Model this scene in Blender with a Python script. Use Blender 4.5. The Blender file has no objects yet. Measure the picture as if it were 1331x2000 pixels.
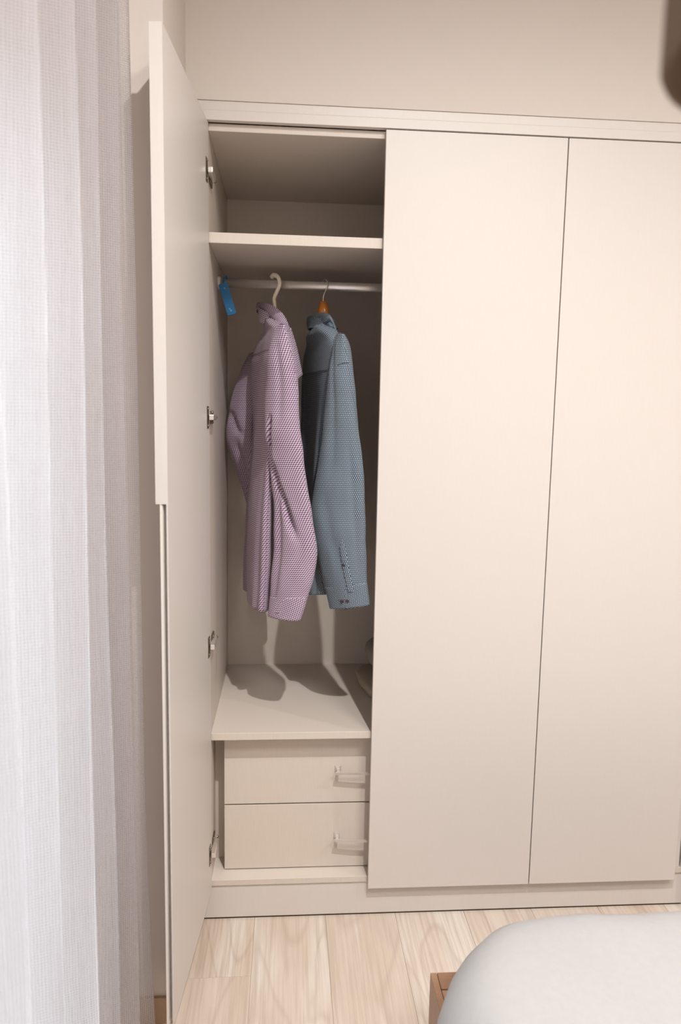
import bpy, bmesh, math, random
from mathutils import Vector, Matrix, noise

S = bpy.context.scene
COL = S.collection
random.seed(7)

# ------------------------------------------------------------------ camera
F_PX, YAW, PITCH, ROLL = 1422.29, .0734, .1257, .0179
CAM = Vector((.2273, -2.1266, 1.5789))
fw = Vector((math.sin(YAW) * math.cos(PITCH), math.cos(YAW) * math.cos(PITCH), -math.sin(PITCH)))
rt = Vector((math.cos(YAW), -math.sin(YAW), 0))
up = rt.cross(fw)
r2 = rt * math.cos(ROLL) + up * math.sin(ROLL)
u2 = up * math.cos(ROLL) - rt * math.sin(ROLL)
cd = bpy.data.cameras.new('camera')
cam = bpy.data.objects.new('camera', cd)
COL.objects.link(cam)
M = Matrix((r2, u2, -fw)).transposed().to_4x4()
M.translation = CAM
cam.matrix_world = M
cd.sensor_fit = 'HORIZONTAL'
cd.sensor_width = 24
cd.lens = F_PX / 1331 * 24
cd.clip_start = .01
cd.dof.use_dof = True
cd.dof.focus_distance = 2.2
cd.dof.aperture_fstop = 3.2
S.camera = cam

# ------------------------------------------------------------------ world, lights, exposure
w = bpy.data.worlds.new('daylight')
S.world = w
w.use_nodes = True
w.node_tree.nodes['Background'].inputs[0].default_value = (.86, .92, 1, 1)
w.node_tree.nodes['Background'].inputs[1].default_value = 3.4


def spot(name, loc, energy, size, col, soft=.025, blend=1.0):
    l = bpy.data.lights.new(name, 'SPOT')
    l.energy = energy
    l.color = col
    l.spot_size = math.radians(size)
    l.spot_blend = blend
    l.shadow_soft_size = soft
    o = bpy.data.objects.new(name, l)
    o.location = loc
    COL.objects.link(o)


WARM = (1, .98, .965)
spot('ceiling_spot', (.70, -1.72, 3.42), 215, 148, WARM, .025)
spot('ceiling_spot', (2.85, -1.55, 3.42), 90, 148, WARM, .03)
al = bpy.data.lights.new('soft_fill_light', 'AREA')      # added soft disk out of view, fills the wardrobe's shadows
al.shape = 'DISK'
al.size = .9
al.energy = 46
al.color = WARM
ao = bpy.data.objects.new('soft_fill_light', al)
ao.location = (1.5, -2.6, 3.40)
COL.objects.link(ao)
S.view_settings.view_transform = 'Standard'
S.view_settings.look = 'None'
S.view_settings.gamma = 1
S.view_settings.use_curve_mapping = False
S.view_settings.exposure = 0.48


# ------------------------------------------------------------------ materials
ALB = .84      # overall reflectance of the room's paints and cloths


def srgb(r, g, b):
    def f(c):
        c /= 255
        return c / 12.92 if c <= .04045 else ((c + .055) / 1.055) ** 2.4
    return (f(r) * ALB, f(g) * ALB, f(b) * ALB, 1)


class NT:
    """small helper around a material's node tree"""
    def __init__(s, name):
        s.m = bpy.data.materials.new(name)
        s.m.use_nodes = True
        s.t = s.m.node_tree
        s.b = s.t.nodes['Principled BSDF']
        s.out = s.t.nodes['Material Output']

    def n(s, kind, **kw):
        d = s.t.nodes.new(kind)
        for k, v in kw.items():
            setattr(d, k, v)
        return d

    def put(s, sock, v):
        if v is None:
            return
        if hasattr(v, 'is_output') or isinstance(v, bpy.types.NodeSocket):
            s.t.links.new(v, sock)
        else:
            sock.default_value = v

    def math(s, op, a, b=None, c=None, clamp=False):
        d = s.n('ShaderNodeMath', operation=op)
        d.use_clamp = clamp
        s.put(d.inputs[0], a)
        s.put(d.inputs[1], b)
        s.put(d.inputs[2], c)
        return d.outputs[0]

    def mix(s, fac, a, b):
        d = s.n('ShaderNodeMix', data_type='RGBA')
        s.put(d.inputs[0], fac)
        s.put(d.inputs[6], a)
        s.put(d.inputs[7], b)
        return d.outputs[2]

    def noise(s, vec, scale, detail=3, rough=.5, dist=0):
        d = s.n('ShaderNodeTexNoise')
        s.put(d.inputs['Vector'], vec)
        d.inputs['Scale'].default_value = scale
        d.inputs['Detail'].default_value = detail
        d.inputs['Roughness'].default_value = rough
        d.inputs['Distortion'].default_value = dist
        return d.outputs['Fac']

    def remap(s, v, a, b, c=0., d=1.):
        k = s.n('ShaderNodeMapRange')
        s.put(k.inputs[0], v)
        for i, q in enumerate((a, b, c, d)):
            k.inputs[i + 1].default_value = q
        return k.outputs[0]

    def coord(s, which='Object', scale=(1, 1, 1), offset=None):
        c = s.n('ShaderNodeTexCoord')
        mp = s.n('ShaderNodeMapping')
        s.t.links.new(c.outputs[which], mp.inputs[0])
        mp.inputs['Scale'].default_value = scale
        if offset is not None:
            s.put(mp.inputs['Location'], offset)
        return mp.outputs[0]

    def bump(s, h, strength=.2, dist=.002):
        d = s.n('ShaderNodeBump')
        d.inputs['Strength'].default_value = strength
        d.inputs['Distance'].default_value = dist
        s.put(d.inputs['Height'], h)
        s.t.links.new(d.outputs[0], s.b.inputs['Normal'])


def plain(name, col, rough=.5, metal=0., spec=.5, grain=0., gscale=(200, 200, 20), bump=0.):
    k = NT(name)
    k.b.inputs['Roughness'].default_value = rough
    k.b.inputs['Metallic'].default_value = metal
    k.b.inputs['Specular IOR Level'].default_value = spec
    v = k.noise(k.coord('Object', gscale), 1, 3)
    if grain:
        lo = tuple(c * (1 - grain) for c in col[:3]) + (1,)
        hi = tuple(min(1, c * (1 + grain)) for c in col[:3]) + (1,)
        k.put(k.b.inputs['Base Color'], k.mix(v, lo, hi))
    else:
        k.b.inputs['Base Color'].default_value = col
    if bump:
        k.bump(v, bump, .001)
    return k.m


LAM = srgb(224, 216, 209)
M_LAM = plain('matt_beige_laminate', LAM, .42, grain=.02, gscale=(260, 260, 18), bump=.05)
M_LINEN = plain('linen_print_laminate', srgb(222, 210, 198), .5, grain=.05, gscale=(420, 420, 25), bump=.08)
M_WALL = plain('matt_wall_paint', srgb(224, 214, 205), .85, spec=.2, grain=.015, gscale=(60, 60, 60), bump=.05)
M_WALL2 = plain('taupe_wall_paint', srgb(212, 202, 192), .85, spec=.2, grain=.015, gscale=(60, 60, 60))
M_CEIL = plain('white_ceiling_paint', srgb(238, 232, 224), .9, spec=.2, grain=.01, gscale=(50, 50, 50))
M_CHROME = plain('polished_steel', srgb(262, 258, 254), .3, .8, grain=.03, gscale=(30, 400, 400))
M_SATIN = plain('satin_chrome', srgb(226, 220, 214), .32, .6, grain=.03, gscale=(30, 400, 400))
M_STEEL = plain('nickel_plated_steel', srgb(250, 244, 236), .3, .8, grain=.05, gscale=(300, 300, 300))
M_DARKST = plain('dark_hinge_steel', srgb(130, 118, 102), .4, .8, grain=.08, gscale=(300, 300, 300))
M_WPLAST = plain('ivory_plastic', srgb(280, 266, 244), .35, grain=.02, gscale=(100, 100, 100))
M_BLUETAG = plain('blue_plastic', srgb(30, 128, 190), .3, grain=.08, gscale=(60, 60, 60))
M_SPECK = plain('pale_blue_print', srgb(130, 190, 225), .5, grain=.03)
M_FRAMEW = plain('white_window_frame', srgb(240, 240, 238), .4, grain=.01)
M_BUTTON = plain('dark_button_plastic', srgb(70, 58, 72), .3, grain=.1, gscale=(400, 400, 400))
M_LAMP = plain('dark_brown_lampshade_cloth', srgb(112, 92, 76), .9, spec=.1, grain=.15, gscale=(300, 300, 300), bump=.2)
M_GAPDARK = plain('dark_gap_brown', srgb(70, 58, 46), .8, grain=.1)


def wood(name, cols, xs, ys, rough=.45, knots=True, along='Y'):
    k = NT(name)
    info = k.n('ShaderNodeObjectInfo')
    off = k.n('ShaderNodeCombineXYZ')
    k.put(off.inputs[0], k.math('MULTIPLY', info.outputs['Random'], 37.))
    k.put(off.inputs[1], k.math('MULTIPLY', info.outputs['Random'], 91.))
    k.put(off.inputs[2], k.math('MULTIPLY', info.outputs['Random'], 13.))
    sc = (xs, ys, 1) if along == 'Y' else (ys, xs, 1)
    v = k.coord('Object', sc, off.outputs[0])
    big = k.noise(v, .55, 2, .5, .6)
    ring = k.math('FRACT', k.math('MULTIPLY', big, 9.))
    ring = k.math('ABSOLUTE', k.math('SUBTRACT', ring, .5))
    line = k.remap(ring, 0, .12, 1, 0)
    sc2 = (xs * 14, ys * 2.2, 1) if along == 'Y' else (ys * 2.2, xs * 14, 1)
    fine = k.noise(k.coord('Object', sc2, off.outputs[0]), 1, 4, .65)
    tone = k.noise(v, .9, 3, .55, .3)
    c = k.mix(k.remap(tone, .40, .60), cols[0], cols[1])
    c = k.mix(k.math('MULTIPLY', line, .30), c, cols[2])
    c = k.mix(k.math('MULTIPLY', k.remap(fine, .42, .72), .55), c, cols[2])
    tint = k.remap(info.outputs['Random'], 0, 1, .0, .35)
    c = k.mix(tint, c, cols[3])
    k.put(k.b.inputs['Base Color'], c)
    k.b.inputs['Roughness'].default_value = rough
    k.bump(fine, .12, .001)
    return k.m


M_FLOOR = wood('pale_oak_tile', (srgb(231, 220, 208), srgb(214, 195, 177), srgb(166, 140, 118), srgb(234, 226, 216)), 7., 1.3)
M_SKIRT = wood('oak_tile_skirting', (srgb(205, 178, 150), srgb(190, 158, 128), srgb(160, 125, 98), srgb(210, 186, 160)), 2., 9.)
M_BEDW = wood('brown_bed_wood', (srgb(162, 124, 94), srgb(148, 110, 82), srgb(112, 80, 58), srgb(168, 130, 100)), 3., 20., .4)
M_HANGW = wood('orange_lacquered_wood', (srgb(222, 138, 52), srgb(204, 118, 40), srgb(170, 92, 30), srgb(228, 146, 60)), 30., 60., .25)


def shirt_cloth(name, light, dark, a, b, ra, rb, slant, soft, swap=False):
    """two-colour woven dots laid out in metres on the cloth's own uv"""
    k = NT(name)
    uv = k.n('ShaderNodeUVMap')
    sp = k.n('ShaderNodeSeparateXYZ')
    k.t.links.new(uv.outputs[0], sp.inputs[0])
    U, V = (sp.outputs[1], sp.outputs[0]) if swap else (sp.outputs[0], sp.outputs[1])
    vv = k.math('DIVIDE', V, b)
    row = k.math('FLOOR', vv)
    odd = k.math('MULTIPLY', k.math('FLOORED_MODULO', row, 2.), .5)
    uu = k.math('ADD', k.math('DIVIDE', U, a), odd)
    fu = k.math('SUBTRACT', k.math('FRACT', uu), .5)
    fv = k.math('SUBTRACT', k.math('FRACT', vv), .5)
    fu = k.math('ADD', fu, k.math('MULTIPLY', fv, slant))
    r = k.math('ADD', k.math('POWER', k.math('ABSOLUTE', k.math('DIVIDE', fu, ra)), 2.), k.math('POWER', k.math('ABSOLUTE', k.math('DIVIDE', fv, rb)), 2.))
    f = k.remap(r, 1 - soft, 1 + soft, 1, 0)
    k.put(k.b.inputs['Base Color'], k.mix(f, dark, light))
    k.b.inputs['Roughness'].default_value = .8
    k.b.inputs['Specular IOR Level'].default_value = .2
    k.b.inputs['Sheen Weight'].default_value = .1
    k.bump(f, .25, .0006)
    return k.m


PL, PD = srgb(220, 202, 216), srgb(104, 76, 106)
M_PURPLE = shirt_cloth('purple_houndstooth_cotton', PL, PD, .0073, .0063, .38, .40, .7, .35)
M_PURPLE_FL = shirt_cloth('purple_houndstooth_cotton_crosswise', PL, PD, .0073, .0063, .38, .40, .7, .35, True)
BL, BD = srgb(168, 184, 192), srgb(58, 66, 84)
M_BLUE = shirt_cloth('blue_dotted_cotton', BL, BD, .0050, .0064, .27, .48, .0, .35)
M_BLUE_FL = shirt_cloth('blue_dotted_cotton_crosswise', BL, BD, .0050, .0064, .27, .52, .0, .35, True)


def cloth(name, c0, c1, scale, bump=.3, rough=.85):
    k = NT(name)
    v = k.noise(k.coord('Object', scale), 1, 4, .6)
    k.put(k.b.inputs['Base Color'], k.mix(v, c0, c1))
    k.b.inputs['Roughness'].default_value = rough
    k.b.inputs['Specular IOR Level'].default_value = .2
    k.bump(v, bump, .001)
    return k.m


M_DUVET = cloth('white_cotton_cover', srgb(183, 181, 180), srgb(193, 191, 190), (60, 60, 60), .1)
M_BLANKET = cloth('greige_fleece', srgb(168, 152, 134), srgb(190, 176, 158), (90, 90, 90), .4)
M_BLANKET2 = cloth('grey_cover_cloth', srgb(150, 140, 128), srgb(172, 162, 150), (50, 50, 50), .3)


def sheer():
    k = NT('white_open_weave_sheer')
    uv = k.n('ShaderNodeUVMap')
    sp = k.n('ShaderNodeSeparateXYZ')
    k.t.links.new(uv.outputs[0], sp.inputs[0])

    def thread(s, pitch, width):
        wob = k.math('MULTIPLY', k.noise(k.coord('UV', (3, 3, 1)), 9, 2), .8)
        f = k.math('FRACT', k.math('ADD', k.math('DIVIDE', s, pitch), wob))
        f = k.math('ABSOLUTE', k.math('SUBTRACT', f, .5))
        return k.remap(f, width * .5 - .06, width * .5 + .1, 1, 0)
    h = thread(sp.outputs[1], .0046, .46)
    v = thread(sp.outputs[0], .0046, .38)
    cover = k.math('MAXIMUM', h, v)
    cover = k.math('MULTIPLY_ADD', cover, .86, .09)
    dif = k.n('ShaderNodeBsdfDiffuse')
    tra = k.n('ShaderNodeBsdfTranslucent')
    c = k.mix(k.noise(k.coord('UV', (220, 6, 1)), 1, 3), srgb(226, 220, 222), srgb(246, 243, 244))
    k.put(dif.inputs[0], c)
    k.put(tra.inputs[0], c)
    m1 = k.n('ShaderNodeMixShader')
    m1.inputs[0].default_value = .75
    k.t.links.new(dif.outputs[0], m1.inputs[1])
    k.t.links.new(tra.outputs[0], m1.inputs[2])
    tp = k.n('ShaderNodeBsdfTransparent')
    m2 = k.n('ShaderNodeMixShader')
    k.t.links.new(cover, m2.inputs[0])
    k.t.links.new(tp.outputs[0], m2.inputs[1])
    k.t.links.new(m1.outputs[0], m2.inputs[2])
    k.t.links.new(m2.outputs[0], k.out.inputs[0])
    return k.m


M_SHEER = sheer()


def glass():
    k = NT('window_glass')
    tp = k.n('ShaderNodeBsdfTransparent')
    tp.inputs[0].default_value = (.95, .97, .96, 1)
    gl = k.n('ShaderNodeBsdfGlossy')
    gl.inputs['Roughness'].default_value = .02
    fr = k.n('ShaderNodeFresnel')
    fr.inputs[0].default_value = 1.45
    m = k.n('ShaderNodeMixShader')
    k.t.links.new(fr.outputs[0], m.inputs[0])
    k.t.links.new(tp.outputs[0], m.inputs[1])
    k.t.links.new(gl.outputs[0], m.inputs[2])
    k.t.links.new(m.outputs[0], k.out.inputs[0])
    return k.m


M_GLASS = glass()


# ------------------------------------------------------------------ mesh helpers (all coordinates are world coordinates)
def base(o):
    v = Vector((0, 0, 0))
    while o:
        v += o.location
        o = o.parent
    return v


def mesh(name, verts, faces, mat, parent=None, smooth=False, uvs=None):
    me = bpy.data.meshes.new(name)
    off = base(parent)
    me.from_pydata([tuple(Vector(v) - off) for v in verts], [], faces)
    if uvs:
        lay = me.uv_layers.new(name='UVMap')
        for poly in me.polygons:
            for li, vi in zip(poly.loop_indices, poly.vertices):
                lay.data[li].uv = uvs[vi]
    if smooth:
        for p in me.polygons:
            p.use_smooth = True
    me.materials.append(mat)
    o = bpy.data.objects.new(name, me)
    COL.objects.link(o)
    if parent:
        o.parent = parent
    return o


def frombm(name, bm, mat, parent=None, smooth=False):
    me = bpy.data.meshes.new(name)
    off = base(parent)
    bmesh.ops.translate(bm, vec=-off, verts=bm.verts)
    bmesh.ops.recalc_face_normals(bm, faces=bm.faces)
    bm.to_mesh(me)
    bm.free()
    if smooth:
        for p in me.polygons:
            p.use_smooth = True
    me.materials.append(mat)
    o = bpy.data.objects.new(name, me)
    COL.objects.link(o)
    if parent:
        o.parent = parent
    return o


def add_box(bm, b, bevel=0., seg=2):
    x0, x1, y0, y1, z0, z1 = b
    r = bmesh.ops.create_cube(bm, size=1)
    vs = r['verts']
    for v in vs:
        v.co = Vector(((x0 + x1) / 2 + v.co.x * (x1 - x0), (y0 + y1) / 2 + v.co.y * (y1 - y0), (z0 + z1) / 2 + v.co.z * (z1 - z0)))
    if bevel:
        es = list({e for v in vs for e in v.link_edges})
        bmesh.ops.bevel(bm, geom=es, offset=bevel, segments=seg, profile=.5, affect='EDGES')


def box(name, b, mat, parent=None, bevel=.0012):
    bm = bmesh.new()
    add_box(bm, b, bevel)
    return frombm(name, bm, mat, parent)


def boxes(name, bs, mat, parent=None, bevel=0.):
    bm = bmesh.new()
    for b in bs:
        add_box(bm, b, bevel)
    return frombm(name, bm, mat, parent)


def catmull(P, n):
    out = []
    for i in range(len(P) - 1):
        p0, p1, p2, p3 = P[max(i - 1, 0)], P[i], P[i + 1], P[min(i + 2, len(P) - 1)]
        for j in range(n):
            t = j / n
            out.append(.5 * ((2 * p1) + (p2 - p0) * t + (2 * p0 - 5 * p1 + 4 * p2 - p3) * t * t + (3 * p1 - p0 - 3 * p2 + p3) * t ** 3))
    out.append(P[-1].copy())
    return out


def tube(name, pts, rad, mat, parent=None, seg=12, smooth_n=6, flat=1.0, closed_caps=True):
    P = catmull([Vector(p) for p in pts], smooth_n) if smooth_n > 1 else [Vector(p) for p in pts]
    N = len(P)
    rads = rad if isinstance(rad, (list, tuple)) else [rad] * N
    if len(rads) != N:
        rads = [rads[min(int(i / (N - 1) * (len(rads) - 1)), len(rads) - 2)] + (rads[min(int(i / (N - 1) * (len(rads) - 1)), len(rads) - 2) + 1] - rads[min(int(i / (N - 1) * (len(rads) - 1)), len(rads) - 2)]) * ((i / (N - 1) * (len(rads) - 1)) % 1 if i < N - 1 else 1) for i in range(N)]
    V, Fc = [], []
    ref = None
    for i, p in enumerate(P):
        t = (P[min(i + 1, N - 1)] - P[max(i - 1, 0)]).normalized()
        if ref is None:
            ref = Vector((1, 0, 0)) if abs(t.x) < .8 else Vector((0, 1, 0))
        a = (ref - t * ref.dot(t)).normalized()
        ref = a
        b = t.cross(a)
        for k in range(seg):
            q = 2 * math.pi * k / seg
            V.append(p + a * math.cos(q) * rads[i] * flat + b * math.sin(q) * rads[i])
    for i in range(N - 1):
        for k in range(seg):
            k2 = (k + 1) % seg
            Fc.append((i * seg + k, i * seg + k2, (i + 1) * seg + k2, (i + 1) * seg + k))
    if closed_caps:
        Fc.append(tuple(range(seg))[::-1])
        Fc.append(tuple((N - 1) * seg + k for k in range(seg)))
    return mesh(name, V, Fc, mat, parent, True)


def thing(name, loc, label, cat, group=None):
    o = bpy.data.objects.new(name, None)
    o.empty_display_size = .05
    COL.objects.link(o)
    o.location = loc
    return tag(o, label, cat, group)


def tag(o, label=None, cat=None, group=None, kind=None):
    for k, v in (('label', label), ('category', cat), ('group', group), ('kind', kind)):
        if v:
            o[k] = v
    return o


def structure(o, label=None):
    o['kind'] = 'structure'
    if label:
        o['label'] = label
    return o


# ------------------------------------------------------------------ the room
RX0, RX1, RY0, RY1, H = -.33, 4.0, -3.7, .68, 3.48
PX = -.0575            # face of the wall corner that the open door stands against
PY = -.365
structure(box('floor', (RX0 - .1, RX1 + .1, RY0 - .1, RY1, -.12, -.0022), plain('grey_tile_grout', srgb(214, 198, 180), .9, grain=.04), None, 0), 'pale wood-look tile floor with planks running towards the wardrobe')
floor = bpy.data.objects['floor']
PWID, PLEN, GAP = .225, 1.20, .0010
pm = {}
cols_n = range(-2, 18)
for ci in cols_n:
    x0 = .135 + PWID * ci
    x1 = x0 + PWID
    start = {-1: -.219, 0: -.95, 1: -.55, 2: -1.1}.get(ci, -.219 - .41 * ((ci * 2) % 3))
    y = start
    while y < .1:
        y += PLEN
    while y > RY0:
        ya, yb = max(y - PLEN, RY0), min(y, .10)
        if yb - ya > .02 and x1 > RX0 and x0 < RX1:
            xa, xb = max(x0, RX0), min(x1, RX1)
            key = (round(xb - xa, 4), round(yb - ya, 4))
            if key not in pm:
                bm = bmesh.new()
                hx, hy = (xb - xa) / 2 - GAP / 2, (yb - ya) / 2 - GAP / 2
                add_box(bm, (-hx, hx, -hy, hy, -.008, 0), .0005, 1)
                me = bpy.data.meshes.new('floor_plank')
                bm.to_mesh(me)
                bm.free()
                me.materials.append(M_FLOOR)
                pm[key] = me
            o = bpy.data.objects.new('floor_plank', pm[key])
            COL.objects.link(o)
            o.parent = floor
            o.location = ((xa + xb) / 2, (ya + yb) / 2, 0)
        y -= PLEN

structure(box('ceiling', (RX0 - .1, RX1 + .1, RY0 - .1, RY1 + .1, H, H + .1), M_CEIL, None, 0), 'white ceiling')
structure(boxes('wall_back', [(PX - .3, RX1, RY1, RY1 + .1, 0, H), (PX, RX1 + .1, .0, RY1, 2.437, H), (1.545, RX1, .0, RY1, 0, 2.437)], M_WALL), 'plain beige wall above the wardrobe')
structure(boxes('wall_left', [(RX0 - .1, PX, PY, RY1, 0, H), (RX0 - .12, RX0, -.72, PY, 0, H), (RX0 - .12, RX0, RY0, -2.45, 0, H),
                              (RX0 - .12, RX0, -2.45, -.72, 2.06, H), (RX0 - .12, RX0, -2.45, -.72, 0, .06)], M_WALL), 'beige window wall with a projecting corner beside the wardrobe')
structure(box('wall_right', (RX1, RX1 + .1, RY0, RY1, 0, H), M_WALL2, None, 0), 'plain beige side wall')
structure(box('wall_front', (RX0 - .1, RX1 + .1, RY0 - .1, RY0, 0, H), M_WALL2, None, 0), 'plain beige wall behind the bed')
structure(box('baseboard_left', (RX0 + .002, PX, PY - .009, PY, 0, .074), M_SKIRT, None, .001), 'low oak-coloured tile skirting below the corner wall')

win = thing('window_1', (RX0 - .06, -1.585, .06), 'tall white-framed balcony window behind the sheer curtain', 'window')
win['kind'] = 'structure'
del win['category']
WX0, WX1 = RX0 - .095, RX0 - .035
boxes('window_frame', [(WX0, WX1, -2.45, -2.39, .06, 2.06), (WX0, WX1, -.78, -.72, .06, 2.06), (WX0, WX1, -1.625, -1.545, .06, 2.06),
                       (WX0, WX1, -2.39, -.78, .06, .13), (WX0, WX1, -2.39, -.78, 1.99, 2.06)], M_FRAMEW, win)
for ya, yb in ((-2.39, -1.625), (-1.545, -.78)):
    box('glass_pane', (RX0 - .068, RX0 - .062, ya, yb, .13, 1.99), M_GLASS, win, 0)

# ------------------------------------------------------------------ the wardrobe
WA = thing('wardrobe', (.75, .3, 0), 'built-in beige wardrobe with flat doors, the left one standing open', 'wardrobe')
FY, BY = .02, .655
HT, ZB = 2.382, .1063
box('side_panel', (-.018, 0, FY, BY, .1365, 2.384), M_LINEN, WA)
box('side_panel', (1.506, 1.524, FY, BY, .1365, 2.384), M_LAM, WA)
box('partition', (1.006, 1.024, FY, BY, .135, 2.364), M_LINEN, WA)
box('back_panel', (-.018, 1.524, BY, BY + .012, .117, 2.384), M_LINEN, WA, 0)
box('top_board', (0, 1.506, FY, BY, 2.364, 2.384), M_LINEN, WA)
box('bottom_board', (-.018, 1.5445, FY, BY, .117, .1365), M_LINEN, WA)
box('plinth', (-.035, 1.545, FY + .005, FY + .023, 0.006, .117), M_LAM, WA)
box('plinth_base_strip', (-.035, 1.545, FY + .008, FY + .02, 0, .007), M_GAPDARK, WA, 0)  # thin dark strip along the foot of the plinth
box('cornice', (-.035, 1.545, .001, .02, 2.386, 2.412), M_LAM, WA, .001)
box('cornice_upper_strip', (-.035, 1.545, .003, .026, 2.412, 2.437), M_LAM, WA, .001)
box('filler_strip', (1.5305, 1.545, FY, FY + .02, .1365, 2.384), M_LAM, WA)
box('gap_shade_strip', (1.524, 1.5305, FY + .03, FY + .04, .1365, 2.384), M_GAPDARK, WA, 0)  # dark strip whose colour stands for the shade in the open gap
sh = box('shelf', (0, 1.006, FY, BY, 2.0665, 2.0955), M_LINEN, WA)
box('shelf', (0, 1.006, FY, BY, .5975, .6205), M_LINEN, WA)

# closed doors
for xa, xb in ((.4924, 1.0120), (1.0150, 1.5008)):
    box('door', (xa, xb, 0, .018, ZB, HT), M_LAM, WA, .0012)

# open door: hinged at x=0, swung about 94 degrees; local d runs from the hinge to the free edge, n to the outside face
ANG = 1.646
dv = Vector((math.cos(ANG), -math.sin(ANG), 0))
nv = Vector((-math.sin(ANG), -math.cos(ANG), 0))


def door_pt(d, n, z):
    return dv * d + nv * n + Vector((0, 0, z))


def door_prism(name, outline, z0, z1, mat, parent):
    n = len(outline)
    V = [door_pt(d, q, z0) for d, q in outline] + [door_pt(d, q, z1) for d, q in outline]
    Fc = [tuple(range(n)), tuple(range(n, 2 * n))[::-1]] + [(i, n + i, n + (i + 1) % n, (i + 1) % n) for i in range(n)]
    bm = bmesh.new()
    vs = [bm.verts.new(v) for v in V]
    for f in Fc:
        bm.faces.new([vs[i] for i in f])
    return frombm(name, bm, mat, parent)


ZG = 1.3863
bm = bmesh.new()
# one panel: full edge above, a finger groove in the edge below
prof_hi = [(-.012, 0), (.5, 0), (.5, .018), (-.012, .018)]
prof_lo = [(-.012, 0), (.5, 0), (.5, .0035), (.484, .006), (.484, .0105), (.497, .0125), (.5, .018), (-.012, .018)]
for prof, za, zb in ((prof_lo, ZB, ZG), (prof_hi, ZG, HT)):
    n = len(prof)
    lo = [bm.verts.new(door_pt(d, q, za)) for d, q in prof]
    hi = [bm.verts.new(door_pt(d, q, zb)) for d, q in prof]
    bm.faces.new(lo)
    bm.faces.new(hi[::-1])
    for i in range(n):
        bm.faces.new((lo[i], hi[i], hi[(i + 1) % n], lo[(i + 1) % n]))
DOOR = frombm('door', bm, M_LAM, WA)
DOOR['label'] = 'open left wardrobe door'
door_prism('pull_strip', [(.472, .018), (.5, .018), (.5, .0275), (.472, .0275)], ZG, HT, M_LAM, DOOR)

# concealed hinges
for hz, below in ((2.2497, 1), (1.5799, 0), (.9058, -1), (.2456, -1)):
    bm = bmesh.new()
    V = [door_pt(d, q, z) for z in (hz - .031, hz + .031) for d, q in ((.006, 0), (.006, -.0015), (.03, -.0015), (.03, 0))]
    vs = [bm.verts.new(v) for v in V]
    for f in ((0, 1, 2, 3), (4, 5, 6, 7), (0, 4, 5, 1), (1, 5, 6, 2), (2, 6, 7, 3), (3, 7, 4, 0)):
        bm.faces.new([vs[i] for i in f])
    for sgn in (-1, 1):
        c = door_pt(.018, -.0015, hz + .024 * sgn)
        r = bmesh.ops.create_uvsphere(bm, u_segments=10, v_segments=6, radius=.0035)
        for v in r['verts']:
            v.co += c
    cup = frombm('hinge_cup', bm, M_DARKST, DOOR, False)
    add = []
    bm = bmesh.new()
    add_box(bm, (.002, .0165, -.022, .060, hz - .008, hz + .008), .0025)
    add_box(bm, (.001, .012, .055, .088, hz - .006, hz + .006), .002)
    frombm('hinge_arm', bm, M_STEEL, DOOR)
    bm = bmesh.new()
    add_box(bm, (0, .0045, .030, .086, hz - .019, hz + .019), .001)
    add_box(bm, (.004, .010, .030, .080, hz - .0045, hz + .0045), .001)
    for sgn in (-1, 1):
        r = bmesh.ops.create_uvsphere(bm, u_segments=10, v_segments=6, radius=.0045)
        for v in r['verts']:
            v.co += Vector((.0045, .05, hz + .0145 * sgn))
    r = bmesh.ops.create_uvsphere(bm, u_segments=10, v_segments=6, radius=.005)
    for v in r['verts']:
        v.co += Vector((.012, .082, hz))
    frombm('hinge_plate', bm, M_DARKST, WA, False)

# drawers, with bow handles
for z0, z1, hz in ((.140, .3562, .247), (.3612, .580, .474)):
    D = box('drawer', (.0355, .970, .072, .090, z0, z1), M_LINEN, WA, .0008)
    boxes('drawer_box', [(.05, .062, .090, .57, z0 + .02, z1 - .04), (.944, .956, .090, .57, z0 + .02, z1 - .04), (.062, .944, .558, .57, z0 + .02, z1 - .04), (.062, .944, .090, .558, z0 + .02, z0 + .026)], M_LINEN, D)
    bm = bmesh.new()
    for xc in (.3955, .6095):
        add_box(bm, (xc - .0095, xc + .0095, .0675, .072, hz - .0065, hz + .0115), .001)
        add_box(bm, (xc - .005, xc + .005, .044, .069, hz - .003, hz + .004), .001)
    n = 24
    for i in range(n):
        t0, t1 = i / n, (i + 1) / n
        xa, xb = .386 + .233 * t0, .386 + .233 * t1
        yb = .042 - .006 * math.sin(math.pi * (t0 + t1) / 2)
        add_box(bm, (xa, xb, yb - .0035, yb + .0035, hz - .0035, hz + .0035))
    hd = frombm('handle', bm, M_SATIN, D)
    hd['label'] = 'slim chrome bow handle'
box('gap_filler', (0, .0355, .140, .155, .1365, .5975), M_LINEN, WA)
box('drawer_side_panel', (.036, .050, .10, BY, .1365, .5975), M_LINEN, WA)

# hanging rail
bm = bmesh.new()
bmesh.ops.create_cone(bm, cap_ends=True, segments=40, radius1=1, radius2=1, depth=.998, matrix=Matrix.Translation((.503, .3, 2.007)) @ Matrix.Diagonal((1, .0085, .0138, 1)) @ Matrix.Rotation(math.pi / 2, 4, 'Y'))
RAIL = frombm('hanging_rail', bm, M_CHROME, WA, True)
for xc in (.0, .998):
    bm = bmesh.new()
    r = bmesh.ops.create_cone(bm, cap_ends=True, segments=24, radius1=.021, radius2=.019, depth=.008, matrix=Matrix.Translation((xc + .004, .3, 2.007)) @ Matrix.Rotation(math.pi / 2, 4, 'Y'))
    frombm('rail_socket', bm, M_WPLAST, RAIL)
    
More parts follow.
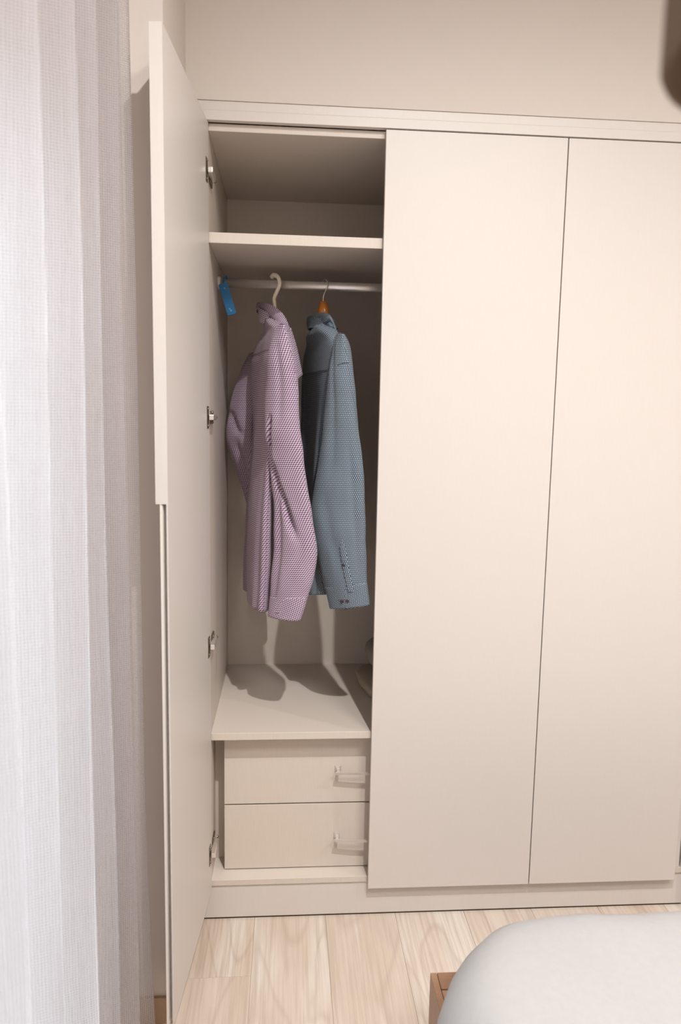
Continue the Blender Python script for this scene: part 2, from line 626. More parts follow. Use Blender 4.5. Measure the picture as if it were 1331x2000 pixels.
# ------------------------------------------------------------------ shirts
PURPLE_SLEEVE = [
    ((0.1986, 0.1, 1.857), (0.2112, 0.03, 1.8486), 0.008),
    ((0.1911, 0.1, 1.836), (0.2173, 0.03, 1.8286), 0.018),
    ((0.1822, 0.1, 1.8029), (0.2264, 0.03, 1.7969), 0.026),
    ((0.1733, 0.1, 1.7577), (0.2372, 0.03, 1.7536), 0.032),
    ((0.1676, 0.1, 1.6973), (0.2496, 0.03, 1.6953), 0.034),
    ((0.1618, 0.1, 1.6364), (0.2562, 0.03, 1.6365), 0.034),
    ((0.159, 0.1, 1.5752), (0.2583, 0.03, 1.5771), 0.033),
    ((0.1608, 0.1, 1.5291), (0.2618, 0.03, 1.5323), 0.031),
    ((0.1671, 0.1, 1.4906), (0.2652, 0.03, 1.4948), 0.028),
    ((0.1751, 0.1, 1.4441), (0.2687, 0.03, 1.4496), 0.027),
    ((0.1818, 0.1, 1.3738), (0.2786, 0.03, 1.3813), 0.028),
    ((0.1854, 0.1, 1.295), (0.2932, 0.03, 1.3048), 0.03),
    ((0.1843, 0.1, 1.2154), (0.3049, 0.03, 1.2276), 0.031),
    ((0.1815, 0.1, 1.1512), (0.3104, 0.03, 1.1652), 0.03),
    ((0.1788, 0.1, 1.0866), (0.3019, 0.03, 1.1023), 0.028),
    ((0.1791, 0.1, 1.0296), (0.2871, 0.03, 1.0469), 0.025),
    ((0.173, 0.1, 0.9805), (0.2737, 0.03, 0.9992), 0.024),
]
PURPLE_CUFF = [
    ((0.1791, 0.1, 1.0329), (0.2871, 0.03, 1.0453), 0.027),
    ((0.1761, 0.1, 1.0051), (0.2798, 0.03, 1.0104), 0.027),
    ((0.1715, 0.1, 0.9707), (0.2678, 0.03, 0.9721), 0.026),
]
PURPLE_FAR = [
    ((0.0903, 0.53, 1.8084), (0.1352, 0.44, 1.8016), 0.012),
    ((0.0669, 0.53, 1.7542), (0.1284, 0.44, 1.7495), 0.022),
    ((0.0451, 0.53, 1.6817), (0.1146, 0.44, 1.6795), 0.028),
    ((0.0269, 0.53, 1.6089), (0.1077, 0.44, 1.6092), 0.032),
    ((0.0141, 0.53, 1.554), (0.1043, 0.44, 1.5562), 0.034),
    ((0.0086, 0.53, 1.5081), (0.1045, 0.44, 1.5119), 0.033),
    ((0.014, 0.53, 1.4714), (0.1081, 0.44, 1.4764), 0.03),
    ((0.0304, 0.53, 1.4255), (0.1189, 0.44, 1.4318), 0.028),
    ((0.0525, 0.53, 1.3701), (0.1298, 0.44, 1.3781), 0.028),
    ((0.0822, 0.53, 1.277), (0.1482, 0.44, 1.2878), 0.028),
    ((0.1198, 0.53, 1.1448), (0.1705, 0.44, 1.1598), 0.024),
    ((0.1353, 0.53, 1.03), (0.1839, 0.44, 1.0487), 0.022),
    ((0.1411, 0.53, 0.9914), (0.186, 0.44, 1.0114), 0.02),
]
PURPLE_FAR_CUFF = [
    ((0.1392, 0.53, 0.9953), (0.1878, 0.44, 1.0152), 0.022),
    ((0.1433, 0.53, 0.9235), (0.19, 0.44, 0.9458), 0.021),
]
BLUE_SLEEVE = [
    ((0.3752, 0.11, 1.8359), (0.3818, 0.03, 1.827), 0.01),
    ((0.3741, 0.11, 1.8118), (0.3882, 0.03, 1.8039), 0.02),
    ((0.3715, 0.11, 1.7784), (0.3933, 0.03, 1.7719), 0.026),
    ((0.363, 0.11, 1.7326), (0.4016, 0.03, 1.7281), 0.03),
    ((0.3531, 0.11, 1.6712), (0.4118, 0.03, 1.6692), 0.032),
    ((0.3432, 0.11, 1.6094), (0.422, 0.03, 1.6099), 0.033),
    ((0.3334, 0.11, 1.5317), (0.4327, 0.03, 1.5351), 0.033),
    ((0.322, 0.11, 1.4534), (0.4434, 0.03, 1.4596), 0.032),
    ((0.3089, 0.11, 1.3743), (0.4512, 0.03, 1.3833), 0.031),
    ((0.2988, 0.11, 1.2947), (0.4575, 0.03, 1.3063), 0.029),
    ((0.3011, 0.11, 1.2386), (0.4618, 0.03, 1.2519), 0.028),
    ((0.3146, 0.11, 1.1823), (0.4645, 0.03, 1.1972), 0.027),
    ((0.3281, 0.11, 1.1336), (0.4672, 0.03, 1.1501), 0.026),
    ((0.3451, 0.11, 1.065), (0.4702, 0.03, 1.0836), 0.025),
    ((0.3571, 0.11, 1.019), (0.4759, 0.03, 1.039), 0.024),
]
BLUE_CUFF = [
    ((0.3468, 0.11, 1.0585), (0.4701, 0.03, 1.0899), 0.027),
    ((0.3553, 0.11, 1.0272), (0.4755, 0.03, 1.0549), 0.027),
    ((0.364, 0.11, 0.9892), (0.4811, 0.03, 1.0198), 0.026),
]
BLUE_FAR = [
    ((0.2838, 0.47, 1.7903), (0.3143, 0.42, 1.7869), 0.01),
    ((0.2775, 0.47, 1.7196), (0.3223, 0.42, 1.7178), 0.018),
    ((0.2751, 0.47, 1.6127), (0.3308, 0.42, 1.6131), 0.022),
    ((0.2734, 0.47, 1.4323), (0.3369, 0.42, 1.436), 0.022),
    ((0.2791, 0.47, 1.2487), (0.3394, 0.42, 1.2556), 0.022),
    ((0.2842, 0.47, 1.1182), (0.3412, 0.42, 1.1273), 0.02),
    ((0.2886, 0.47, 1.0617), (0.3384, 0.42, 1.0719), 0.02),
]
BLUE_FAR_CUFF = [
    ((0.2867, 0.47, 1.0655), (0.3401, 0.42, 1.0756), 0.022),
    ((0.2912, 0.47, 0.9955), (0.3411, 0.42, 1.0068), 0.021),
]
PURPLE_BODY = [
    ((0.1772, 0.335, 1.9), (0.1809, 0.26, 1.9), 0.03),
    ((0.1736, 0.35, 1.885), (0.1855, 0.22, 1.885), 0.03),
    ((0.1695, 0.37, 1.868), (0.1975, 0.17, 1.868), 0.03),
    ((0.1569, 0.39, 1.85), (0.2072, 0.125, 1.85), 0.027),
    ((0.1319, 0.425, 1.82), (0.2043, 0.11, 1.82), 0.026),
    ((0.1188, 0.455, 1.79), (0.2006, 0.107, 1.79), 0.026),
    ((0.109, 0.47, 1.76), (0.1966, 0.105, 1.76), 0.026),
    ((0.1118, 0.48, 1.68), (0.1916, 0.1, 1.68), 0.027),
    ((0.1204, 0.48, 1.55), (0.1842, 0.105, 1.55), 0.029),
    ((0.1123, 0.48, 1.4), (0.1752, 0.11, 1.4), 0.031),
    ((0.1044, 0.48, 1.28), (0.1673, 0.11, 1.28), 0.032),
    ((0.102, 0.475, 1.15), (0.1632, 0.115, 1.15), 0.033),
    ((0.1, 0.47, 1.05), (0.1595, 0.12, 1.05), 0.033),
    ((0.0967, 0.46, 0.975), (0.1537, 0.125, 0.975), 0.031),
]
BLUE_BODY = [
    ((0.3384, 0.335, 1.88), (0.3407, 0.26, 1.88), 0.03),
    ((0.3271, 0.355, 1.868), (0.3445, 0.21, 1.868), 0.031),
    ((0.3071, 0.38, 1.85), (0.3577, 0.16, 1.85), 0.03),
    ((0.3041, 0.41, 1.825), (0.3708, 0.125, 1.825), 0.027),
    ((0.2936, 0.445, 1.79), (0.374, 0.11, 1.79), 0.026),
    ((0.2897, 0.475, 1.73), (0.37, 0.11, 1.73), 0.026),
    ((0.3007, 0.48, 1.6), (0.3591, 0.115, 1.6), 0.027),
    ((0.2923, 0.48, 1.45), (0.3499, 0.12, 1.45), 0.029),
    ((0.2858, 0.48, 1.3), (0.3426, 0.125, 1.3), 0.03),
    ((0.2822, 0.475, 1.15), (0.3374, 0.13, 1.15), 0.03),
    ((0.2841, 0.47, 1.02), (0.3377, 0.135, 1.06), 0.03),
    ((0.2862, 0.46, 0.957), (0.3374, 0.14, 1.025), 0.03),
]
PURPLE_COLLAR = [((0.1348, 0.34, 1.9558), (0.1297, 0.345, 1.9335)), ((0.1613, 0.285, 1.9449), (0.1532, 0.29, 1.9118)), ((0.1948, 0.24, 1.9218), (0.1823, 0.235, 1.8861)), ((0.2193, 0.215, 1.8923), (0.2053, 0.205, 1.8579)), ((0.2421, 0.2, 1.8364), (0.2264, 0.185, 1.8064)), ((0.2618, 0.195, 1.7738), (0.2427, 0.175, 1.7467)), ((0.2752, 0.195, 1.7158), (0.256, 0.175, 1.6938))]
BLUE_COLLAR = [((0.2952, 0.36, 1.9171), (0.2975, 0.365, 1.8778)), ((0.3122, 0.315, 1.9197), (0.3145, 0.315, 1.8723)), ((0.3336, 0.27, 1.9188), (0.3387, 0.262, 1.8795)), ((0.3534, 0.24, 1.912), (0.3581, 0.228, 1.8836)), ((0.3672, 0.22, 1.8923), (0.3714, 0.205, 1.8685)), ((0.38, 0.21, 1.86), (0.3809, 0.195, 1.841)), ((0.3927, 0.2, 1.8277), (0.3888, 0.187, 1.8138))]
PURPLE_HOOK = [(0.1808, 0.3, 1.9301), (0.1807, 0.3, 1.943), (0.179, 0.298, 1.9635), (0.1872, 0.287, 1.9827), (0.1954, 0.281, 2.001), (0.1952, 0.282, 2.017), (0.1885, 0.291, 2.0312), (0.1767, 0.305, 2.0374), (0.1699, 0.317, 2.0323)]
BLUE_HOOK = [(0.3378, 0.3, 1.9539), (0.3375, 0.3, 1.9733), (0.342, 0.295, 1.9871), (0.3481, 0.288, 2.0005), (0.3495, 0.287, 2.0147), (0.3463, 0.292, 2.0243), (0.3402, 0.303, 2.0286), (0.3357, 0.312, 2.022)]


def ringset(rows, n):
    A = catmull([Vector(r[0]) for r in rows], n)
    B = catmull([Vector(r[1]) for r in rows], n)
    T = catmull([Vector((r[2], 0, 0)) for r in rows], n)
    return A, B, [t.x for t in T]


def loft(name, rows, mat, parent, n=5, seg=56, grow=0., folds=(), waves=(), rough=.003, seed=0., cap=False, power=2., fscale=9., xmin=None):
    """cloth tube through rows of (left point, right point, half thickness)"""
    A, B, T = ringset(rows, n)
    V, UV, Fc = [], [], []
    vlen = 0.
    prev = None
    N = len(A)
    for i in range(N):
        C = (A[i] + B[i]) / 2
        a = (B[i] - A[i]) / 2
        nn = Vector((a.y, -a.x, 0))
        nn.normalize()
        if prev is not None:
            vlen += (C - prev).length
        prev = C
        al = a.length
        ulen = 0.
        lastp = None
        for k in range(seg + 1):
            th = 2 * math.pi * k / seg
            c, s_ = math.cos(th), math.sin(th)
            e = 2 / power
            c2 = math.copysign(abs(c) ** e, c)
            s2 = math.copysign(abs(s_) ** e, s_)
            p = C + a * (c2 * (1 + grow / max(al, .01))) + nn * (s2 * (T[i] + grow))
            sfrac = (c + 1) / 2
            out = (a.normalized() * c + nn * s_)
            d = 0.
            for (sa, za, sb, zb, wd, dep, side) in folds:
                if (s_ > 0) == (side > 0):
                    t = (C.z - za) / (zb - za)
                    if -.15 < t < 1.15:
                        sl = sa + (sb - sa) * t
                        fade = max(0, min(1, (t + .15) / .3, (1.15 - t) / .3))
                        d -= dep * fade * math.exp(-((sfrac - sl) / wd) ** 2) * min(1, abs(s_) * 2.5)
            zt = (A[0].z - C.z) / max(.01, A[0].z - A[-1].z)
            for (kk, ph, dr, amp, z_in) in waves:
                d += amp * max(0, min(1, (zt - z_in) / .25)) * math.sin(kk * th + ph + dr * zt)
            d += rough * noise.noise(Vector((p.x * fscale + seed, p.y * fscale, p.z * fscale * .55)))
            d += rough * .5 * noise.noise(Vector((p.x * 24 + seed, p.y * 24, p.z * 14)))
            q = p + out * d
            if xmin is not None:
                q.x = max(q.x, xmin)
            V.append(q)
            if lastp is not None:
                ulen += (p - lastp).length
            lastp = p
            UV.append((ulen, -vlen))
    W1 = seg + 1
    for i in range(N - 1):
        for k in range(seg):
            Fc.append((i * W1 + k, i * W1 + k + 1, (i + 1) * W1 + k + 1, (i + 1) * W1 + k))
    if cap:
        V.append((A[0] + B[0]) / 2 + Vector((0, 0, .004)))
        UV.append((0, 0))
        for k in range(seg):
            Fc.append((len(V) - 1, k + 1, k))
    return mesh(name, V, Fc, mat, parent, True, UV)


def collar_leaf(name, pts, mat, parent, n=6, m=6, puff=.005, lift=.006):
    A = catmull([Vector(p[0]) for p in pts], n)
    B = catmull([Vector(p[1]) for p in pts], n)
    V, UV, Fc = [], [], []
    ul = 0.
    for i in range(len(A)):
        if i:
            ul += (A[i] - A[i - 1]).length
        for j in range(m + 1):
            t = j / m
            p = A[i].lerp(B[i], t)
            out = Vector((-.55, -.8, .1))
            V.append(p + out * (lift + puff * math.sin(math.pi * t)))
            UV.append((ul, -t * (A[i] - B[i]).length))
    for i in range(len(A) - 1):
        for j in range(m):
            k = i * (m + 1) + j
            Fc.append((k, k + 1, k + m + 2, k + m + 1))
    o = mesh(name, V, Fc, mat, parent, True, UV)
    md = o.modifiers.new('cloth_thickness', 'SOLIDIFY')
    md.thickness = .003
    md.offset = -1
    return o


def disc(name, c, nrm, r, mat, parent, depth=.0025):
    bm = bmesh.new()
    q = Vector((0, 0, 1)).rotation_difference(Vector(nrm)).to_matrix().to_4x4()
    bmesh.ops.create_cone(bm, cap_ends=True, segments=16, radius1=r, radius2=r * .85, depth=depth, matrix=Matrix.Translation(Vector(c)) @ q)
    return frombm(name, bm, mat, parent)


def thick(o, t=.0015):
    md = o.modifiers.new('cloth_thickness', 'SOLIDIFY')
    md.thickness = t
    md.offset = -1
    return o


# purple shirt
SP = thing('shirt', (.15, .3, .95), 'purple houndstooth long-sleeved shirt on the white plastic hanger', 'shirt', 'shirts on the wardrobe rail')
thick(loft('body', PURPLE_BODY, M_PURPLE, SP, waves=((5, .4, 1.2, .007, .15), (9, 1.4, -1.5, .003, .3)), rough=.005, seed=3., power=3.4))
loft('yoke', [(r[0], r[1], r[2]) for r in PURPLE_BODY[1:6]], M_PURPLE_FL, SP, grow=.0022, rough=.004, seed=3., power=3.4)
thick(loft('sleeve', PURPLE_SLEEVE, M_PURPLE, SP, n=6, seg=72, cap=True, rough=.006, seed=11.,
     folds=((.10, 1.475, .66, 1.24, .075, .030, 1), (.30, 1.58, .18, 1.48, .06, .024, 1), (.72, 1.78, .60, 1.58, .10, .006, 1),
            (.25, 1.40, .20, 1.05, .09, .010, 1), (.85, 1.22, .55, 1.08, .08, .006, 1)),
     waves=((3, .6, 2.2, .002, .2),)))
thick(loft('sleeve', PURPLE_FAR, M_PURPLE, SP, n=6, cap=True, rough=.008, seed=21., xmin=.005, folds=((.25, 1.60, .75, 1.52, .14, .016, 1), (.6, 1.50, .5, 1.30, .12, .012, 1))))
thick(loft('cuff', PURPLE_CUFF, M_PURPLE_FL, SP, rough=.003, seed=11.), .002)
thick(loft('cuff', PURPLE_FAR_CUFF, M_PURPLE_FL, SP, rough=.003, seed=21.), .002)
far_side = [((.1250, .375, 1.957), (.1215, .385, 1.930)), ((.15, .405, 1.945), (.146, .418, 1.913)), ((.19, .415, 1.91), (.188, .43, 1.878)), ((.225, .415, 1.865), (.222, .43, 1.83))]
collar_leaf('collar', far_side[::-1] + PURPLE_COLLAR, M_PURPLE_FL, SP)
loft('collar_band', [((.134, .345, 1.946), (.205, .25, 1.900), .032), ((.139, .345, 1.92), (.202, .255, 1.888), .036), ((.145, .345, 1.895), (.20, .25, 1.872), .042)], M_PURPLE_FL, SP, rough=.001)
# inside of the open front edge that falls below the collar tip
loft('front_placket', [((.2215, .24, 1.86), (.232, .225, 1.865), .004), ((.232, .225, 1.80), (.250, .21, 1.81), .006), ((.238, .215, 1.75), (.263, .20, 1.757), .008), ((.236, .21, 1.705), (.264, .197, 1.718), .009), ((.232, .21, 1.675), (.250, .20, 1.682), .005)], M_PURPLE, SP, rough=.001, n=4, seg=24)
disc('button', (.2545, .1915, 1.7245), (-.4, -.9, .1), .0055, M_BUTTON, SP)

# blue shirt
SB = thing('shirt', (.33, .3, .93), 'dark blue and grey dotted shirt on the wooden hanger', 'shirt', 'shirts on the wardrobe rail')
thick(loft('body', BLUE_BODY, M_BLUE, SB, waves=((5, 2.4, .8, .006, .15), (8, .4, 1.5, .003, .3)), rough=.005, seed=33., power=3.4))
loft('yoke', [(r[0], r[1], r[2]) for r in BLUE_BODY[1:6]], M_BLUE_FL, SB, grow=.0022, rough=.004, seed=33., power=3.4)
thick(loft('sleeve', BLUE_SLEEVE, M_BLUE, SB, n=6, seg=72, cap=True, rough=.005, seed=41.,
     folds=((.60, 1.80, .45, 1.45, .09, .005, 1), (.3, 1.35, .55, 1.12, .09, .005, 1), (.85, 1.5, .88, 1.15, .05, .005, 1)), waves=((3, 1.6, 1.2, .0015, .2),)))
thick(loft('sleeve', BLUE_FAR, M_BLUE, SB, n=6, cap=True, rough=.006, seed=51.))
thick(loft('cuff', BLUE_CUFF, M_BLUE_FL, SB, rough=.003, seed=41.), .002)
thick(loft('cuff', BLUE_FAR_CUFF, M_BLUE_FL, SB, rough=.003, seed=51.), .002)
far_side = [((.292, .395, 1.918), (.294, .402, 1.880)), ((.312, .42, 1.915), (.314, .43, 1.875)), ((.345, .43, 1.895), (.345, .44, 1.862)), ((.38, .43, 1.85), (.38, .44, 1.82))]
collar_leaf('collar', far_side[::-1] + BLUE_COLLAR, M_BLUE_FL, SB)
loft('collar_band', [((.299, .37, 1.914), (.364, .25, 1.898), .034), ((.303, .37, 1.89), (.364, .25, 1.879), .037), ((.312, .37, 1.872), (.362, .24, 1.872), .045)], M_BLUE_FL, SB, rough=.001)

# ------------------------------------------------------------------ hangers
HP = thing('clothes_hanger', (.1807, .3, 1.93), 'white plastic clothes hanger holding the purple shirt', 'hanger', 'hangers on the rail')
tube('hook', PURPLE_HOOK, .0078, M_WPLAST, HP, 12, 5, .8)
tube('shoulder_bar', [(.195, .155, 1.80), (.187, .20, 1.835), (.181, .255, 1.872), (.1807, .30, 1.925), (.172, .345, 1.872), (.158, .39, 1.835), (.148, .425, 1.80)], .008, M_WPLAST, HP, 12, 5)
HB = thing('clothes_hanger', (.3378, .3, 1.93), 'orange-brown wooden clothes hanger with wire hook holding the blue shirt', 'hanger', 'hangers on the rail')
tube('hook', BLUE_HOOK, .0019, M_STEEL, HB, 10, 5)
tube('shoulder_bar', [(.366, .155, 1.775), (.356, .20, 1.805), (.345, .26, 1.850), (.3375, .30, 1.905), (.336, .34, 1.850), (.335, .385, 1.805), (.334, .415, 1.775)], .011, M_HANGW, HB, 14, 5)
bm = bmesh.new()
prof = [(.017, 1.905), (.019, 1.922), (.0165, 1.938), (.0125, 1.953), (.0105, 1.9575)]
rings = []
for hw, z in prof:
    ring = []
    for k in range(20):
        t = 2 * math.pi * k / 20
        e = .75
        ring.append(bm.verts.new((.3378 + math.copysign(abs(math.cos(t)) ** e, math.cos(t)) * hw, .3 + math.copysign(abs(math.sin(t)) ** e, math.sin(t)) * hw * 1.5, z)))
    rings.append(ring)
for a, b in zip(rings, rings[1:]):
    for k in range(20):
        bm.faces.new((a[k], a[(k + 1) % 20], b[(k + 1) % 20], b[k]))
bm.faces.new(rings[-1])
frombm('neck_block', bm, M_HANGW, HB, True)

# placket and buttons on the blue sleeve follow the sleeve's own surface
def on_surface(obj, x, z, off):
    best = None
    o = Vector((x, -.5, z))
    loc = base(obj)
    from mathutils.bvhtree import BVHTree
    bvh = BVHTree.FromPolygons([v.co + loc for v in obj.data.vertices], [tuple(p.vertices) for p in obj.data.polygons])
    h = bvh.ray_cast(o, Vector((0, 1, 0)))
    if h[0] is None:
        return None, None
    nrm = h[1] if h[1].y < 0 else -h[1]
    return h[0] + nrm * off, nrm


blue_sleeves = [o for o in SB.children if o.name.startswith('sleeve')]
blue_cuffs = [o for o in SB.children if o.name.startswith('cuff')]
psleeve, pcuff = blue_sleeves[0], blue_cuffs[0]
V, UV, Fc = [], [], []
NP = 16
for i in range(NP + 1):
    t = i / NP
    zc = 1.222 + (1.062 - 1.222) * t
    xl = .3815 + .030 * t ** 1.3
    wd = .020 * min(1, .15 + t * 5)
    for j in range(5):
        x = xl + wd * j / 4 + (1 - min(1, .15 + t * 5)) * .01
        p, nn = on_surface(psleeve, x, zc, .0010 if j in (0, 4) else .0042)
        V.append(p if p else Vector((x, .1, zc)))
        UV.append((j * .005 + .001, -t * .16))
for i in range(NP):
    for j in range(4):
        k = i * 5 + j
        Fc.append((k, k + 1, k + 6, k + 5))
mesh('sleeve_placket', V, Fc, M_BLUE, SB, False, UV)
p, nn = on_surface(psleeve, .4005, 1.143, .0035)
disc('button', p, nn, .0058, M_BUTTON, SB)
for x, z in ((.3965, 1.026), (.4125, 1.030)):
    p, nn = on_surface(pcuff, x, z, .0018)
    disc('button', p, nn, .0058, M_BUTTON, SB)
# shoulder seam across the head of the near sleeve
sp = []
for i in range(9):
    t = i / 8
    p, nn = on_surface(psleeve, .371 + .032 * t, 1.738 + .020 * math.sin(t * math.pi) * .12 + .006 * t, .0004)
    if p:
        sp.append(tuple(p))
tube('sleeve_seam', sp, .0011, M_BUTTON, SB, 8, 2)
# cuff overlap edge
V, Fc, UV = [], [], []
for i in range(9):
    t = i / 8
    zc = 1.066 - .078 * t
    for j in range(3):
        x = .4035 + .006 * t + .0045 * j
        p, nn = on_surface(pcuff, x, zc, (.0005, .0022, .0008)[j])
        V.append(p if p else Vector((x, .1, zc)))
        UV.append((j * .004, -t * .08))
for i in range(8):
    for j in range(2):
        k = i * 3 + j
        Fc.append((k, k + 1, k + 4, k + 3))
mesh('cuff_edge', V, Fc, M_BLUE_FL, SB, False, UV)

# ------------------------------------------------------------------ blue tag hanging at the rail end
TG = thing('hanging_tag', (.022, .272, 1.99), 'small bright blue plastic tag hanging at the rail end', 'tag')
tl = math.radians(17)
ax = Vector((math.sin(tl), -.02, -math.cos(tl))).normalized()
sx = Vector((math.cos(tl), 0, math.sin(tl)))
top = Vector((.0175, .268, 2.0000))
bm = bmesh.new()
ring_f, ring_b = [], []
outl = []
hw, ln, rr = .0145, .100, .005
for cx, cy, a0 in ((hw - rr, rr, -90), (hw - rr, ln - rr, 0), (-hw + rr, ln - rr, 90), (-hw + rr, rr, 180)):
    for k in range(5):
        t = math.radians(a0 + 90 * k / 4)
        outl.append((cx + rr * math.cos(t), cy + rr * math.sin(t)))
for dy, rg in ((-.004, ring_f), (.004, ring_b)):
    for u, v in outl:
        rg.append(bm.verts.new(top + sx * u + ax * v + Vector((0, dy, 0))))
bm.faces.new(ring_f)
bm.faces.new(ring_b[::-1])
for i in range(len(outl)):
    j = (i + 1) % len(outl)
    bm.faces.new((ring_f[i], ring_b[i], ring_b[j], ring_f[j]))
frombm('tag_body', bm, M_BLUETAG, TG)
tube('hook', [tuple(top + ax * .004 + sx * .004), tuple(top - ax * .010 + sx * .005), (.0255, .280, 2.0235), (.0265, .300, 2.0248), (.0265, .318, 2.018)], .0032, M_BLUETAG, TG, 10, 5)
for u, v, r in ((.001, .016, .0028), (-.002, .081, .0026), (.0005, .087, .0032)):
    disc('print_dot', top + sx * u + ax * v + Vector((0, -.0042, 0)), (0, -1, 0), r, M_SPECK, TG, .0006)


# ------------------------------------------------------------------ bedding stored on the lower shelf
def pillowy(name, x0, x1, y0, y1, z0, z1, mat, parent, seed, n=36, amp=.012, pw=3.2, lean=0.):
    V, Fc = [], []
    m = 20
    for i in range(m + 1):
        ph = -math.pi / 2 + math.pi * i / m
        for k in range(n):
            th = 2 * math.pi * k / n
            e = 2 / pw

            def q(v):
                return math.copysign(abs(v) ** e, v)
            cx, cy, cz = q(math.cos(ph)) * q(math.cos(th)), q(math.cos(ph)) * q(math.sin(th)), q(math.sin(ph))
            p = Vector(((x0 + x1) / 2 + cx * (x1 - x0) / 2, (y0 + y1) / 2 + cy * (y1 - y0) / 2, (z0 + z1) / 2 + cz * (z1 - z0) / 2))
            d = amp * noise.noise(Vector((p.x * 9 + seed, p.y * 9, p.z * 16))) + amp * .5 * noise.noise(Vector((p.x * 22 + seed, p.y * 22, p.z * 40)))
            p += Vector((cx, cy, cz * .4)) * d
            p.x += lean * (p.y - (y0 + y1) / 2)
            p.z = max(p.z, z0)
            V.append(p)
    for i in range(m):
        for k in range(n):
            k2 = (k + 1) % n
            Fc.append((i * n + k, i * n + k2, (i + 1) * n + k2, (i + 1) * n + k))
    return mesh(name, V, Fc, mat, parent, True)


B1 = pillowy('folded_blanket', .493, .90, .20, .56, .6212, .668, M_BLANKET, None, 4., 44, .010, 4., -.14)
tag(B1, 'thin folded fleece blanket lying under the plump grey cushion', 'blanket')
B2 = pillowy('pillow', .520, .92, .22, .60, .677, .786, M_BLANKET2, None, 9., 44, .012, 2.9, -.10)
tag(B2, 'plump grey cushion on top of the folded blanket', 'pillow')

# ------------------------------------------------------------------ curtain
CU = thing('curtain', (-.13, -1.0, .01), 'floor-length white open-weave sheer curtain hanging at the window', 'curtain')
NZ, NY = 60, 460
Y0, Y1 = -.405, -2.55
V, UV, Fc = [], [], []
phase0 = 0.
for i in range(NZ + 1):
    z = .012 + (H - .03) * i / NZ
    u = 0.
    last = None
    for j in range(NY + 1):
        t = j / NY
        y = Y0 + (Y1 - Y0) * t
        wob = .05 * noise.noise(Vector((y * 2.0, 3.1, z * .35)))
        ph = 2 * math.pi * (y + .625 + wob * .35) / .168
        lo = max(0, 1 - z / .9)
        amp = .052 + .016 * noise.noise(Vector((y * 1.7 + 5, .3, z * .3)))
        sn = math.sin(ph)
        x = -.150 + amp * (sn + .25 * math.sin(2 * ph + .8)) + .010 * noise.noise(Vector((y * 6, 9., z * .8)))
        yy = y + .022 * math.cos(ph)
        if t < .035:
            k = 1 - t / .035
            x = x * (1 - k) + (-.117 - .010 * max(0, (z - 1.85) / .6)) * k
        x += .024 * lo ** 2 * max(0, 1 - t / .08)
        yy += .02 * lo * math.sin(ph * .5)
        p = Vector((x, yy, z))
        if last is not None:
            u += (p - last).length
        last = p
        V.append(p)
        UV.append((u, z))
for i in range(NZ):
    for j in range(NY):
        k = i * (NY + 1) + j
        Fc.append((k, k + 1, k + NY + 2, k + NY + 1))
mesh('sheer_cloth', V, Fc, M_SHEER, CU, True, UV)
bm = bmesh.new()
add_box(bm, (-.162, -.138, -2.6, -.37, H - .022, H), .002)
frombm('curtain_track', bm, M_FRAMEW, CU)

# ------------------------------------------------------------------ bed
BD_ = thing('bed', (1.3, -1.6, 0), 'low brown wooden bed frame whose corner shows beside the duvet', 'bed')
bx0, bx1, by1, by0, bz = .570, 2.05, -.592, -2.65, .300
box('foot_rail', (bx0 + .016, bx1 - .016, by1 - .050, by1, .02, bz), M_BEDW, BD_, .0015)
box('side_rail', (bx0, bx0 + .015, by0, by1, .02, bz), M_BEDW, BD_, .0015)
box('side_rail', (bx1 - .015, bx1, by0, by1, .02, bz), M_BEDW, BD_, .0015)
box('head_rail', (bx0 + .016, bx1 - .016, by0, by0 + .05, .02, bz), M_BEDW, BD_, .0015)
for k in range(13):
    ya = by1 - .0525 - .152 * k
    box('slat', (bx0 + .016, bx1 - .016, ya - .150, ya, bz - .024, bz - .001), M_BEDW, BD_, .001)
for x in (bx0 + .02, bx1 - .08):
    for y in (by1 - .11, by0 + .06):
        box('leg', (x, x + .06, y, y + .05, 0, .276), M_BEDW, BD_, .001)


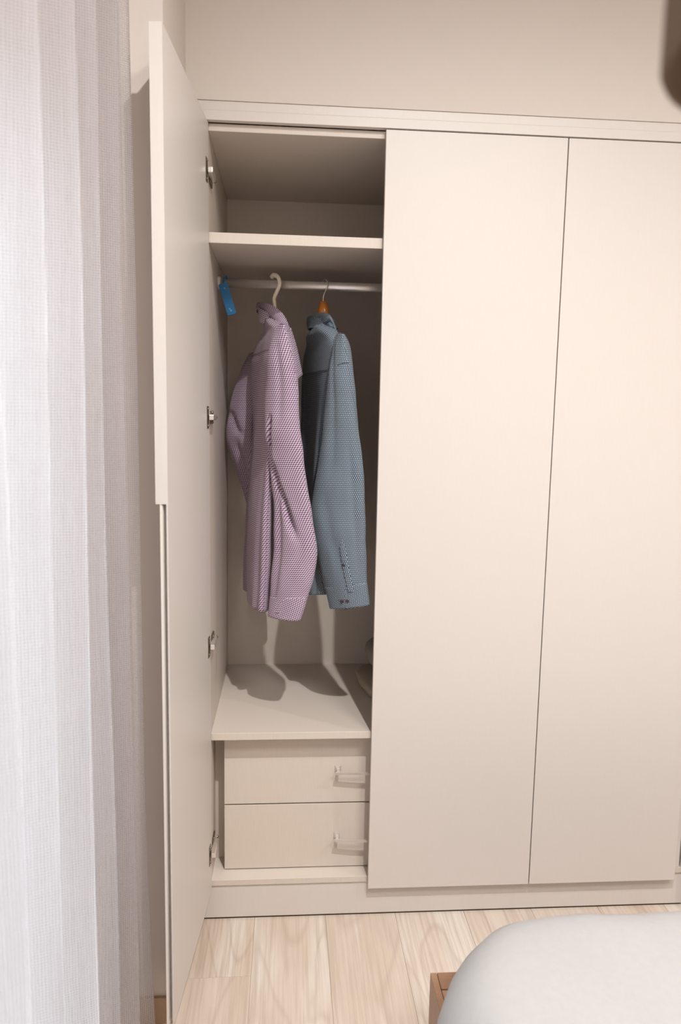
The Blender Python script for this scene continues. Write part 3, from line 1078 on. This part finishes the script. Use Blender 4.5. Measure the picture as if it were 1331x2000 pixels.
def duvet():
    x0, x1, y0, y1, R = .527, 2.13, -2.70, -.580, .30
    cx, cy, hx, hy = (x0 + x1) / 2, (y0 + y1) / 2, (x1 - x0) / 2, (y1 - y0) / 2

    def sd(x, y):
        qx, qy = abs(x - cx) - (hx - R), abs(y - cy) - (hy - R)
        return math.hypot(max(qx, 0), max(qy, 0)) + min(max(qx, qy), 0) - R
    # rings from the outline inwards
    n = 400
    V, Fc = [], []
    per = []
    for k in range(n):
        t = 2 * math.pi * k / n
        dx, dy = math.cos(t), math.sin(t)
        lo, hi = 0., 3.
        for _ in range(40):
            m = (lo + hi) / 2
            if sd(cx + dx * m, cy + dy * m) < 0:
                lo = m
            else:
                hi = m
        per.append((dx, dy, lo))
    levels = [0, .004, .012, .025, .045, .07, .10, .14, .19, .25, .33, .43, .55, .68, .82, .94]
    zb, zt, wd = .3015, .503, .15
    V2 = []
    for li, s in enumerate(levels):
        for (dx, dy, L) in per:
            r = L * (1 - s)
            x, y = cx + dx * r, cy + dy * r
            d = max(0, -sd(x, y))
            t = min(1, d / wd)
            z = zb + (zt - zb) * (1 - (1 - t) ** 2.2) ** .5
            wr = .010 * noise.noise(Vector((x * 3.2, y * 2.6, 1.))) + .006 * noise.noise(Vector((x * 7.5 + 2, y * 5., 4.)))
            wr += .004 * noise.noise(Vector((x * 16, y * 9, 2.)))
            z += wr * min(1, t * 2.)
            side = (1 - t) * .012 * noise.noise(Vector((x * 9, y * 9, 7.)))
            V.append((x + dx * side, y + dy * side, z))
    V.append((cx, cy, zt))
    for li in range(len(levels) - 1):
        for k in range(n):
            k2 = (k + 1) % n
            Fc.append((li * n + k, li * n + k2, (li + 1) * n + k2, (li + 1) * n + k))
    for k in range(n):
        Fc.append(((len(levels) - 1) * n + k, (len(levels) - 1) * n + (k + 1) % n, len(V) - 1))
    Fc.append(tuple(range(n))[::-1])
    return mesh('duvet', V, Fc, M_DUVET, None, True)


tag(duvet(), 'white cotton duvet spread over the bed', 'duvet')

# ------------------------------------------------------------------ lamp hanging beside the camera
LP = thing('pendant_lamp', (.532, -1.74, H), 'dark brown drum lampshade hanging on a thin cord above the bed', 'lamp')
lx, ly, lz0, lz1 = .532, -1.74, 1.778, 1.96
bm = bmesh.new()
prof = [(.098, lz0), (.102, lz0 - .002), (.104, lz0 + .002), (.104, lz1 - .002), (.102, lz1 + .002), (.098, lz1), (.096, lz1 - .004), (.096, lz0 + .004), (.098, lz0)]
rings = []
for r, z in prof[:-1]:
    rings.append([bm.verts.new((lx + r * math.cos(2 * math.pi * k / 64), ly + r * math.sin(2 * math.pi * k / 64), z)) for k in range(64)])
rings.append(rings[0])
for a, b in zip(rings, rings[1:]):
    for k in range(64):
        bm.faces.new((a[k], a[(k + 1) % 64], b[(k + 1) % 64], b[k]))
frombm('lamp_shade', bm, M_LAMP, LP, True)
tube('cord', [(lx, ly, lz1 - .02), (lx, ly, H - .02)], .003, M_LAMP, LP, 10, 1)
bm = bmesh.new()
for q in range(3):
    a = 2 * math.pi * q / 3
    c0, c1 = Vector((lx, ly, lz1 - .012)), Vector((lx + .099 * math.cos(a), ly + .099 * math.sin(a), lz1 - .012))
    mid, dr = (c0 + c1) / 2, (c1 - c0)
    bmesh.ops.create_cone(bm, cap_ends=True, segments=8, radius1=.002, radius2=.002, depth=dr.length, matrix=Matrix.Translation(mid) @ Vector((0, 0, 1)).rotation_difference(dr.normalized()).to_matrix().to_4x4())
frombm('shade_ring', bm, M_STEEL, LP)
bm = bmesh.new()
bmesh.ops.create_cone(bm, cap_ends=True, segments=24, radius1=.019, radius2=.015, depth=.06, matrix=Matrix.Translation((lx, ly, lz1 - .04)))
frombm('bulb_holder', bm, M_LAMP, LP, True)
bm = bmesh.new()
bmesh.ops.create_cone(bm, cap_ends=True, segments=32, radius1=.045, radius2=.05, depth=.022, matrix=Matrix.Translation((lx, ly, H - .011)))
frombm('ceiling_rose', bm, M_FRAMEW, LP, True)
